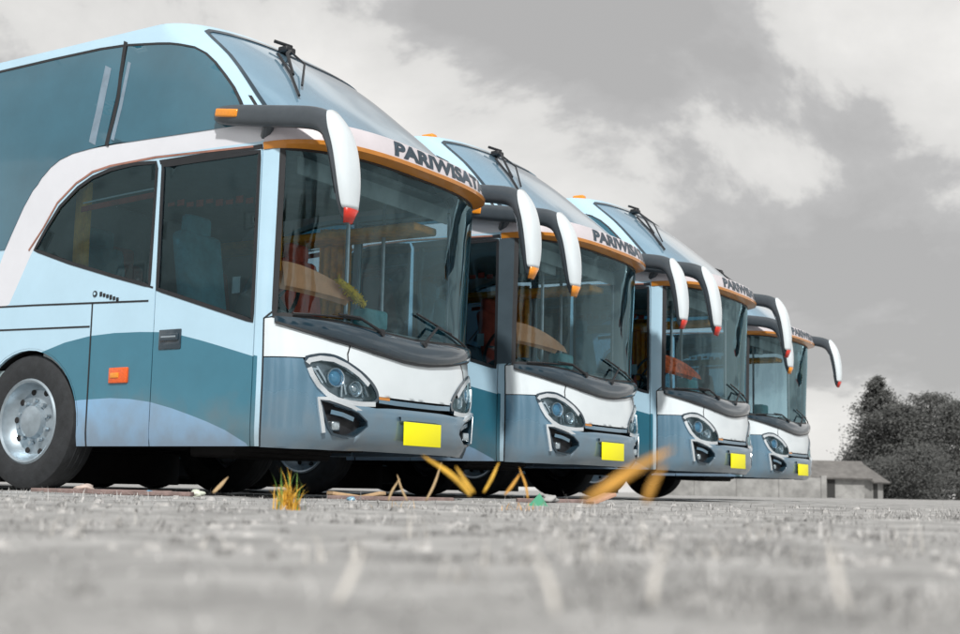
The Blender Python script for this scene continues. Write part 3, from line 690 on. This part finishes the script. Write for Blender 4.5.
# ------------------------------------------------------------------ ground
def hgt(x, y):
    d = hypot(x, y)
    a = noise.noise(Vector((x * .55, y * .55, 3))) * .022 + noise.noise(Vector((x * 2.3, y * 2.3, 7))) * .012 + noise.noise(Vector((x * 9, y * 9, 1))) * .006
    k = min(1, max(.25, (d - .5) / 3)); 
    return a * k - .012
def lines(lo, hi, st, far):
    v = []; x = lo
    while x <= hi + 1e-6: v.append(x); x += st
    a = []; s = st; x = lo
    while x > -far: s *= 1.6; x -= s; a.append(x)
    b = []; s = st; x = v[-1]
    while x < far: s *= 1.6; x += s; b.append(x)
    return a[::-1] + v + b
xs = lines(-5, 6, .07, 4000); ys = lines(-.6, 14, .07, 4000)
V = []; F = []
for y in ys:
    for x in xs:
        V.append((x, y, hgt(x, y) if (abs(x) < 40 and -30 < y < 60) else -.02))
nx = len(xs)
F = [(j * nx + i, j * nx + i + 1, (j + 1) * nx + i + 1, (j + 1) * nx + i) for j in range(len(ys) - 1) for i in range(nx - 1)]
gm = mat('pale trampled dry ground', (.35, .349, .346), .95, var=.42, scale=3.2, bump=1.0, bscale=16)
nt = gm.node_tree; nd = nt.nodes
mu = [n for n in nd if n.type == 'TEX_NOISE'][0]
tag(mk('ground', V, F, gm), kind='structure')
# short dry grass: nobody could count it
def blade(mb, p, h, w, lean, i=0, seg=3, curl=1.0):
    a = random.uniform(0, 2 * pi); sd = Vector((cos(a), sin(a), 0)); ln = Vector((cos(a + 1.57 + random.uniform(-.4, .4)), sin(a + 1.57), 0)) * lean
    V = []; F = []
    for k in range(seg + 1):
        t = k / seg; c = Vector(p) + Vector((0, 0, 1)) * h * (t - .25 * t * t * curl) + ln * t * t
        ww = w * (1 - t) ** .7; V += [c - sd * ww / 2, c + sd * ww / 2]
    for k in range(seg): F.append((2 * k, 2 * k + 1, 2 * k + 3, 2 * k + 2))
    mb.add(V, F, i)
gg = [mat('bleached dry grass', (.56, .555, .55), .8, var=.2, scale=30), mat('grey dry grass', (.24, .238, .235), .85, var=.3, scale=30), mat('faded straw', (.42, .38, .27), .8, var=.2, scale=30)]
mb = MB(); rnd = random.Random(3)
for _ in range(24000):
    d = .5 * (11 / .5) ** rnd.random(); a = rnd.uniform(-.47, .47); x, y = d * sin(a), d * cos(a)
    cl = noise.noise(Vector((x * 1.7, y * 1.7, 12)))
    if cl < .04 and rnd.random() < .86: continue
    h = rnd.uniform(.004, .016) * (1 + 2.2 * max(0, cl)) * (2.2 if rnd.random() < .06 else 1); 
    h *= 1 + min(1.0, max(0, d - 2.5) / 3)
    blade(mb, (x, y, hgt(x, y) - .003), h, rnd.uniform(.0015, .004) * (1 + d * .12), rnd.uniform(.005, .04), rnd.choice((0, 0, 1, 1, 1)), 2)
tag(mb.build('dry_grass', gg, smooth=False), 'short bleached dry grass and stubble covering the ground in front', 'grass', kind='stuff')
def at(px, d, z=None):
    """a point on the ground d metres ahead, px = column in the photograph"""
    x = (px - 480) / 1276 * d; return Vector((x, d, hgt(x, d) if z is None else z))
straw = mat('yellow straw', (.72, .42, .05), .6, var=.3, scale=20); green = mat('green grass blade', (.14, .30, .06), .6, var=.3, scale=20)
ochre = mat('orange dry blade', (.66, .34, .06), .7, var=.3, scale=20); tan = mat('pale straw stalk', (.50, .36, .20), .8, var=.2, scale=20); pale = mat('bleached stalk', (.55, .53, .50), .8, var=.2, scale=20)
# the yellow tuft
p0 = at(293, 5.0); mb = MB(); random.seed(11)
for k in range(110):
    q = p0 + Vector((random.gauss(0, .022), random.gauss(0, .015), -.01)); blade(mb, q, random.uniform(.09, .17) if k > 16 else random.uniform(.16, .25), .006, random.uniform(.01, .08), 0 if k > 9 else 1, 4)
tag(mb.build('grass_tuft', [straw, green], smooth=False), 'bright yellow and green grass tuft in front of the nearest coach', 'grass tuft')
for (px, d, n, lab) in ((522, 6.5, 24, 'small rusty orange grass tuft in front of the second coach'), (400, 6.2, 16, 'thin brown grass tuft below the number plate of the nearest coach')):
    mb = MB(); p0 = at(px, d)
    for k in range(n): blade(mb, p0 + Vector((random.gauss(0, .05), random.gauss(0, .02), -.01)), random.uniform(.03, .09), .005, random.uniform(.01, .05), 0, 4)
    tag(mb.build('grass_tuft', ochre if px > 500 else tan, smooth=False), lab, 'grass tuft')
def stalk(p, q, w, m_, lab, bend=.1, grp=None):
    mb = MB(); p, q = Vector(p), Vector(q); n = 10; V = []; F = []
    side = Vector((q.z - p.z, 0, -(q.x - p.x))).normalized()
    for k in range(n + 1):
        t = k / n; c = p.lerp(q, t) + Vector((0, 0, bend * sin(pi * t) * (q - p).length)); ww = w * (sin(pi * (.10 + .90 * t) ** .8) ** .9 + .02) / 2 * .8; c = c + Vector((.035 * (q - p).length * sin(pi * 1.3 * t) * (1 if (int(p.x * 97) % 2) else -1), .1 * (q - p).length * t * t, 0))
        V += [c - side * ww, c + Vector((0, .12 * w, 0)), c + side * ww]
    for k in range(n): a = 3 * k; F += [(a, a + 1, a + 4, a + 3), (a + 1, a + 2, a + 5, a + 4)]
    mb.add(V, F); o = mb.build('dry_stalk', m_); so = o.modifiers.new('t', 'SOLIDIFY'); so.thickness = .0008
    return tag(o, lab, 'dry stalk', grp)
def px3(u, v, d):     # photo column and row at distance d, a plain pinhole estimate
    dx = (u - 480) / 1276 * d; zz = CAMH + ((488.5 + (u - 480) * .0205) - v) / 1276 * d; return Vector((dx, d, zz))
CAMH = CAM[3]
stalk(px3(588, 500, 1.2), px3(682, 448, 1.25), .011, ochre, 'longest blurred orange dry blade crossing below the third coach', .05)
stalk(px3(648, 502, 1.3), px3(666, 464, 1.3), .009, ochre, 'short blurred orange blade right of the longest one', .03)
stalk(px3(620, 470, 1.2), px3(722, 402, 1.25), .013, pale, 'pale blurred blade rising across the third coach bumper', .03) if False else None
stalk(px3(474, 494, 2.6), px3(427, 455, 2.7), .013, straw, 'wide yellow blade leaning left under the nearest coach number plate', .02)
stalk(px3(478, 492, 2.8), px3(458, 466, 2.8), .009, straw, 'narrower yellow blade right beside the wide yellow one', .03)
stalk(px3(487, 492, 3.4), px3(503, 462, 3.4), .010, straw, 'yellow blade leaning right between the first two coaches', .05)
stalk(px3(508, 494, 3.6), px3(524, 473, 3.6), .010, ochre, 'short orange blade left of the rusty tuft', .03)
stalk(px3(430, 500, 4.5), px3(446, 462, 4.5), .010, tan, 'tan stalk leaning right below the nearest coach bumper', .02)
stalk(px3(393, 500, 4.6), px3(403, 478, 4.6), .009, tan, 'left one of two crossed tan stalks', .02)
stalk(px3(412, 500, 4.7), px3(400, 474, 4.7), .009, tan, 'right one of two crossed tan stalks', .02)
stalk(px3(531, 498, 4.0), px3(523, 467, 4.0), .009, ochre, 'thin upright orange stalk in front of the second coach', .01)
stalk(px3(219, 492, 5.0), px3(234, 476, 5.0), .018, tan, 'flat tan blade lying under the driver door of the nearest coach', .02)
stalk(px3(345, 600, .95), px3(372, 538, .98), .006, pale, 'large pale blurred stalk low in the foreground, left of centre', .03)
stalk(px3(560, 610, .9), px3(538, 545, .93), .006, pale, 'large pale blurred stalk in the foreground, leaning left near the centre', .03)
stalk(px3(655, 600, .95), px3(668, 540, .98), .006, pale, 'large pale blurred stalk in the foreground, upright right of centre', .03)
stalk(px3(845, 605, .9), px3(832, 540, .93), .006, pale, 'large pale blurred stalk in the foreground, nearest the right edge', .03)
i = 0
spots = [(70, 2.2, .05), (215, 1.9, .03), (340, 1.6, .05), (420, 2.4, .07), (510, 1.5, .045), (552, 2.0, .075), (560, 3.6, .06), (600, 1.7, .05), (660, 2.1, .06), (705, 1.8, .05), (760, 2.6, .05), (835, 1.7, .055), (905, 2.3, .06), (130, 3.0, .04), (460, 1.3, .03)]
mb = MB(); rs = random.Random(21)
for _ in range(380):      # clods and pebbles lying on the dirt
    d = 1.6 * (9.5 / 1.6) ** rs.random(); a = rs.uniform(-.45, .45); x, y = d * sin(a), d * cos(a); r = rs.uniform(.004, .014) * (1 + d * .12)
    V = [Vector((cos(k * 1.05) * r * rs.uniform(.7, 1.2), sin(k * 1.05) * r * rs.uniform(.7, 1.2), 0)) for k in range(6)] + [Vector((cos(k * 1.05 + .4) * r * .6, sin(k * 1.05 + .4) * r * .6, r * rs.uniform(.4, .8))) for k in range(6)]
    V = [v + Vector((x, y, hgt(x, y) - .001)) for v in V]
    mb.add(V, [(k, (k + 1) % 6, (k + 1) % 6 + 6, k + 6) for k in range(6)] + [tuple(range(6, 12))], 0 if rs.random() < .6 else 1)
tag(mb.build('pebbles', [mat('pale clod', (.46, .455, .45), .9, var=.2, scale=30), mat('dark pebble', (.22, .22, .218), .85, var=.3, scale=30)], smooth=False), 'small clods and pebbles strewn over the pale ground', 'pebbles', kind='stuff')
mb = MB(); random.seed(5)
for (u, d, h) in spots:      # blurred weeds near the lens
    p0 = at(u, d)
    for k in range(7): blade(mb, p0 + Vector((random.gauss(0, .02), random.gauss(0, .02), -.005)), h * random.uniform(.8, 1.5), .003, random.uniform(.01, .06), 0, 4)
tag(mb.build('weeds', [pale], smooth=False), 'blurred pale weeds scattered over the foreground close to the lens', 'weeds', kind='stuff')
# litter and scraps of timber by the coaches
wood = mat('weathered plank', (.22, .16, .15), .85, var=.35, scale=12, bump=.4); tanw = mat('light tan board', (.55, .38, .22), .8, var=.2, scale=12)
def plank(u, d, ln, w, t, rz, m_, lab, tilt=0, z=0):
    mb = MB(); mb.box((0, 0, 0), (ln, w, t), bev=.004); o = mb.build('plank', m_); p = at(u, d); o.location = (p.x, p.y, p.z + t / 2 + abs(sin(tilt)) * ln / 2 + z); o.rotation_euler = (0, tilt, rz)
    return tag(o, lab, 'plank')
plank(110, 9.0, .95, .10, .035, .12, wood, 'long weathered plank lying beside the nearest coach front wheel')
plank(160, 8.8, .55, .09, .03, -.1, wood, 'shorter weathered plank right of the long one')
plank(395, 9.2, .9, .12, .03, .1, wood, 'dark plank lying below the nearest coach bumper')
plank(350, 9.3, .24, .12, .025, .5, tanw, 'small tan board left of the dark plank', .12)
plank(378, 9.4, .16, .1, .025, -.4, tanw, 'smallest tan board resting near the dark plank', -.2)
plank(602, 9.5, .22, .14, .025, .6, mat('pinkish board', (.5, .3, .22), .8, var=.2), 'pinkish board in front of the second coach', -.3)
plank(560, 9.5, .6, .1, .03, .05, wood, 'dark weathered plank in front of the second coach')
def bag(u, d, s, m_, lab, cat, name):
    bm = bmesh.new(); bmesh.ops.create_icosphere(bm, subdivisions=3, radius=s)
    for v in bm.verts:
        n_ = noise.noise(v.co / s * 1.6 + Vector((u, 0, 0))) * .5; v.co *= 1 + n_; v.co.z = v.co.z * .55
    me = bpy.data.meshes.new(name); bm.to_mesh(me); bm.free(); me.materials.append(m_); o = link(me, name); p = at(u, d); o.location = (p.x, p.y, p.z + s * .4); return tag(o, lab, cat)
bag(92, 9.1, .07, mat('pale crumpled paper', (.55, .45, .40), .9, var=.3), 'crumpled pale paper on the plank by the front wheel', 'litter', 'crumpled_paper')
bag(156, 8.8, .035, mat('blue plastic scrap', (.10, .40, .62), .5, var=.3), 'little blue plastic scrap under the nearest coach', 'litter', 'plastic_scrap')
bag(203, 8.9, .05, mat('white plastic scrap', (.6, .64, .55), .5, var=.3), 'crumpled whitish plastic scrap under the driver door', 'litter', 'plastic_scrap')
bag(356, 8.8, .03, mat('grey blue bottle plastic', (.2, .36, .48), .3, var=.3), 'grey blue plastic scrap right of the yellow tuft', 'litter', 'plastic_scrap')
bag(552, 9.3, .06, mat('dusty stone', (.36, .36, .36), .9, var=.3), 'dusty grey stone in front of the second coach', 'stone', 'stone')
mb = MB(); mb.add([(-.06, 0, 0), (.06, 0, 0), (.01, .01, .075), (0, .06, .0)], [(0, 1, 2), (0, 2, 3), (1, 3, 2), (0, 3, 1)]); o = mb.build('plastic_scrap', mat('green plastic', (.06, .34, .20), .5, var=.2), smooth=False); o.location = at(541, 7.5); tag(o, 'small triangular green plastic scrap in front of the second coach', 'litter')
# old pole litter that shows pink and rust tones under the coaches
# yellow duster on the nearest dashboard
bm = bmesh.new(); V = []; mb = MB(); random.seed(2)
c0 = Vector((-.34, -.62, 1.36))
pth = [Vector(surf(.70, 1.57, -.10)), Vector(surf(.80, 1.52, -.09)), Vector(surf(.90, 1.46, -.09)), Vector(surf(1.0, 1.42, -.10))]
mb.tube(pth, [.02, .03, .035, .02], 10)
for k in range(160):
    q = pth[random.randrange(3)].lerp(pth[random.randrange(1, 4)], random.random()); dv = Vector((random.gauss(0, 1), random.gauss(0, 1), random.gauss(0, 1))).normalized()
    mb.tube([q, q + dv * random.uniform(.03, .055)], [.008, .004], 4)
du = mb.build('duster', M['duster'])
Mx = Matrix.Translation((BUS[0][0], BUS[0][1], 0)) @ Matrix.Rotation(BUS[0][2], 4, 'Z'); du.matrix_world = Mx; tag(du, 'fluffy yellow duster lying on the dashboard behind the nearest windscreen', 'duster')
# ------------------------------------------------------------------ background
leafm = mat('grey leaf', (.085, .088, .087), .85, var=.2, spec=.2, scale=2); leafm2 = mat('pale grey leaf', (.115, .118, .116), .85, var=.2, spec=.2, scale=2); barkm = mat('grey bark', (.10, .095, .09), .9, var=.3)
def tree(x, y, H, rad, seed, lab, cat='tree', name='tree', conic=True, nleaf=5000, ls=.13, low=.08, grp=None):
    rn = random.Random(seed); R = empty(name, (x, y, -.02)); tag(R, lab, cat, grp)
    tb = MB(); tb.tube([(0, 0, 0), (.05, 0, H * .35), (-.04, .03, H * .7), (0, 0, H * .95)], [H * .028, H * .02, H * .012, .015], 8)
    cl = []
    nb = 46
    for k in range(nb):
        t = low + (1 - low) * k / nb; a = k * 2.4 + rn.uniform(-.4, .4)
        w = (1 - t) ** .75 if conic else sqrt(max(.05, 1 - (2 * t - .85) ** 2 * .8))
        w *= rad * rn.uniform(.65, 1.15); w = max(w, .18)
        st = Vector((0, 0, H * t * .93)); en = st + Vector((cos(a) * w, sin(a) * w, rn.uniform(-.05, .25) * w + .1))
        tb.tube([st, st.lerp(en, .5) + Vector((0, 0, .06 * w)), en], [.035, .02, .008], 5)
        for j in range(4): cl.append((st.lerp(en, rn.uniform(.45, 1.05)), w * .22 + .13))
    tb.build('trunk', barkm, R)
    V = []; F = []; I = []
    for k in range(nleaf):
        c, s = rn.choice(cl); p = c + Vector((rn.gauss(0, s), rn.gauss(0, s), rn.gauss(0, s * .7)))
        if p.z < .05: p.z = .05 + rn.random() * .1
        d = Vector((rn.gauss(0, 1), rn.gauss(0, 1), rn.gauss(0, .6) - .3)).normalized(); e = d.orthogonal().normalized() * ls * rn.uniform(.25, .5); d *= ls * rn.uniform(.7, 1.5)
        n = len(V); V += [p - e * .5, p + d * .5 - e, p + d, p + d * .5 + e]; F.append((n, n + 1, n + 2, n + 3)); I.append(1 if rn.random() < .3 else 0)
    mk('crown', V, F, [leafm, leafm2], R, False, I)
    return R
def gx(u, d): return (u - 480) / 1276 * d
tree(gx(879, 120), 120, 12.2, 4.0, 1, 'tall dark pointed tree, tallest of the trees at the right edge', nleaf=20000, ls=.2)
for (u, d, H, r, sd_, lab, cn) in ((903, 116, 9.0, 2.7, 2, 'rounded grey tree just right of the tallest tree', False), (870, 124, 6.0, 2.2, 3, 'low bushy tree at the foot of the tallest tree, behind the gable', False), (932, 118, 10.2, 3.6, 4, 'second largest tree, close to the right edge of the picture', False), (958, 112, 9.0, 3.4, 5, 'broad low tree cut off by the right edge', False)):
    tree(gx(u, d), d, H, r, sd_, lab, conic=cn, nleaf=15000, low=.04, ls=.2)
for (u, d, r, h, lab) in ((890, 104, 2.3, 3.2, 'low round shrub left of the other shrub at the foot of the trees'), (920, 100, 2.8, 4.2, 'larger low shrub at the foot of the right hand trees')):
    tree(gx(u, d), d, h, r, int(u), lab, 'shrub', 'shrub', False, 9000, .15, .02)
# trees across the lot behind the photographer: they show only as reflections in the glass
lm0, lm1 = leafm, leafm2; leafm = mat('green leaf', (.05, .09, .05), .7, var=.4, scale=2); leafm2 = mat('light green leaf', (.09, .15, .08), .7, var=.4, scale=2)
for k, (x_, y_, H_) in enumerate(((-34, -14, 9), (-25, -24, 12), (-14, -27, 8), (-5, -30, 11), (6, -27, 9), (16, -24, 12), (26, -16, 8))):
    tree(x_, y_, H_, H_ * .36, 40 + k, 'tree across the lot, behind where the picture is taken', nleaf=2500, ls=.7, grp='trees behind the photographer', conic=k % 2 == 0)
leafm, leafm2 = lm0, lm1
# houses
wallm = mat('pale rendered wall', (.30, .30, .295), .9, var=.3, scale=1.5); roofm = mat('grey tile roof', (.16, .155, .15), .85, var=.25, scale=2, bump=.4, bscale=9); darkm = mat('dark opening', (.03, .03, .03), .7); gab = mat('light gable board', (.36, .36, .35), .8, var=.1)
def house(x, y, w, dp, hw, hr, rz, lab, lean=None):
    R = empty('house', (x, y, -.02), rz); tag(R, lab, 'house', None)
    mb = MB(); mb.box((0, 0, hw / 2), (w, dp, hw)); mb.build('wall', wallm, R, False)
    o = .45; V = [(-w / 2 - o, -dp / 2 - o, hw - .1), (w / 2 + o, -dp / 2 - o, hw - .1), (w / 2 + o, dp / 2 + o, hw - .1), (-w / 2 - o, dp / 2 + o, hw - .1), (-w / 2 - o, 0, hw + hr), (w / 2 + o, 0, hw + hr)]
    rf = mk('roof', V, [(0, 1, 5, 4), (2, 3, 4, 5)], roofm, R, False); so = rf.modifiers.new('t', 'SOLIDIFY'); so.thickness = .12
    for sx_ in (-1, 1):
        a = sx_ * (w / 2 + .01); mk('gable', [(a, -dp / 2, hw), (a, dp / 2, hw), (a, 0, hw + hr * .92)], [(0, 1, 2)], gab, R, False)
    mb = MB(); mb.box((-w * .2, -dp / 2 - .02, hw * .45), (w * .34, .06, hw * .9)); mb.build('door', darkm, R, False)
    return R
house(gx(829, 92), 92, 4.0, 3.4, 1.5, 1.15, .06, 'small house with a dark doorway and grey tile roof right of the farthest coach')
house(gx(858, 96), 96, 2.2, 3.0, 1.3, 1.2, .9, 'little house with a pale gable in front of the dark trees')
mb = MB(); mb.box((0, 0, .55), (9.5, .2, 1.1), bev=.02)
for k in range(5): mb.box((-4.6 + 2.3 * k, -.02, .6), (.3, .3, 1.25), bev=.02)
o = mb.build('boundary_wall', wallm); o.location = (gx(740, 70), 70, -.03); tag(o, 'low pale boundary wall seen beneath the third and fourth coaches', 'wall')
# ------------------------------------------------------------------ world, sun, camera
W = bpy.data.worlds.new('World'); S.world = W; W.use_nodes = True; nt = W.node_tree; N = nt.nodes; Lk = nt.links
bg = N['Background']; out = N['World Output']
EL, AZ = radians(52), radians(205)   # compass-like: sun direction vector below
sd = Vector((.10, -.80, .74)).normalized()
sky = N.new('ShaderNodeTexSky'); sky.sky_type = 'NISHITA'; sky.sun_disc = False; sky.sun_elevation = asin(sd.z); sky.sun_rotation = atan2(sd.x, sd.y)
Lk.new(sky.outputs[0], bg.inputs[0]); bg.inputs[1].default_value = .08
tc = N.new('ShaderNodeTexCoord'); sp = N.new('ShaderNodeSeparateXYZ'); Lk.new(tc.outputs['Generated'], sp.inputs[0])
def math(op, a, b=None, c=None, cl=False):
    m = N.new('ShaderNodeMath'); m.operation = op; m.use_clamp = cl
    for i, v in enumerate((a, b, c)):
        if v is None: continue
        if isinstance(v, (int, float)): m.inputs[i].default_value = v
        else: Lk.new(v, m.inputs[i])
    return m.outputs[0]
zz = math('ADD', math('MAXIMUM', sp.outputs['Z'], 0), .55)
cv = N.new('ShaderNodeCombineXYZ'); Lk.new(math('DIVIDE', sp.outputs['X'], zz), cv.inputs[0]); Lk.new(math('DIVIDE', sp.outputs['Y'], zz), cv.inputs[1]); cv.inputs[2].default_value = CLOUDSEED
n1 = N.new('ShaderNodeTexNoise'); n1.inputs['Scale'].default_value = 2.6; n1.inputs['Detail'].default_value = 9; n1.inputs['Roughness'].default_value = .6; n1.inputs['Distortion'].default_value = .25; Lk.new(cv.outputs[0], n1.inputs['Vector'])
n2 = N.new('ShaderNodeTexNoise'); n2.inputs['Scale'].default_value = 1.3; n2.inputs['Detail'].default_value = 5; Lk.new(cv.outputs[0], n2.inputs['Vector'])
f = math('ADD', math('MULTIPLY', n1.outputs['Fac'], .65), math('MULTIPLY', n2.outputs['Fac'], .35))
cr = N.new('ShaderNodeValToRGB'); Lk.new(f, cr.inputs[0]); e = cr.color_ramp.elements; e[0].position = .425; e[0].color = (.43, .425, .42, 1); e[1].position = .62; e[1].color = (.84, .825, .80, 1)
q = cr.color_ramp.elements.new(.475); q.color = (.49, .485, .48, 1); q = cr.color_ramp.elements.new(.505); q.color = (.70, .69, .67, 1)
bg2 = N.new('ShaderNodeBackground'); Lk.new(cr.outputs[0], bg2.inputs[0]); bg2.inputs[1].default_value = 1.0
mx = N.new('ShaderNodeMixShader'); mx.inputs[0].default_value = .96; Lk.new(bg.outputs[0], mx.inputs[1]); Lk.new(bg2.outputs[0], mx.inputs[2]); Lk.new(mx.outputs[0], out.inputs[0])
sl = bpy.data.lights.new('sun', 'SUN'); sl.energy = 3.2; sl.angle = radians(3); sl.color = (1, .97, .92); so = bpy.data.objects.new('sun', sl); COL.objects.link(so); so.rotation_euler = sd.to_track_quat('Z', 'Y').to_euler()
cd = bpy.data.cameras.new('camera'); co = bpy.data.objects.new('camera', cd); COL.objects.link(co); S.camera = co
f_, pt, ro, hc = CAM
cd.sensor_width = 36; cd.lens = f_ / 960 * 36; cd.clip_start = .05; cd.clip_end = 9000
right = Vector((1, 0, 0)); fwd = Vector((0, cos(pt), sin(pt))); up = Vector((0, -sin(pt), cos(pt)))
# image rolled clockwise by ro
r2 = right * cos(ro) + up * sin(ro); u2 = up * cos(ro) - right * sin(ro)
co.matrix_world = Matrix(((r2.x, u2.x, -fwd.x, 0), (r2.y, u2.y, -fwd.y, 0), (r2.z, u2.z, -fwd.z, hc), (0, 0, 0, 1)))
cd.dof.use_dof = True; cd.dof.focus_distance = 9.6; cd.dof.aperture_fstop = 3.2
S.view_settings.view_transform = 'Standard'; S.view_settings.look = 'None'; S.view_settings.exposure = .12; S.view_settings.gamma = 1
S.render.engine = 'CYCLES'
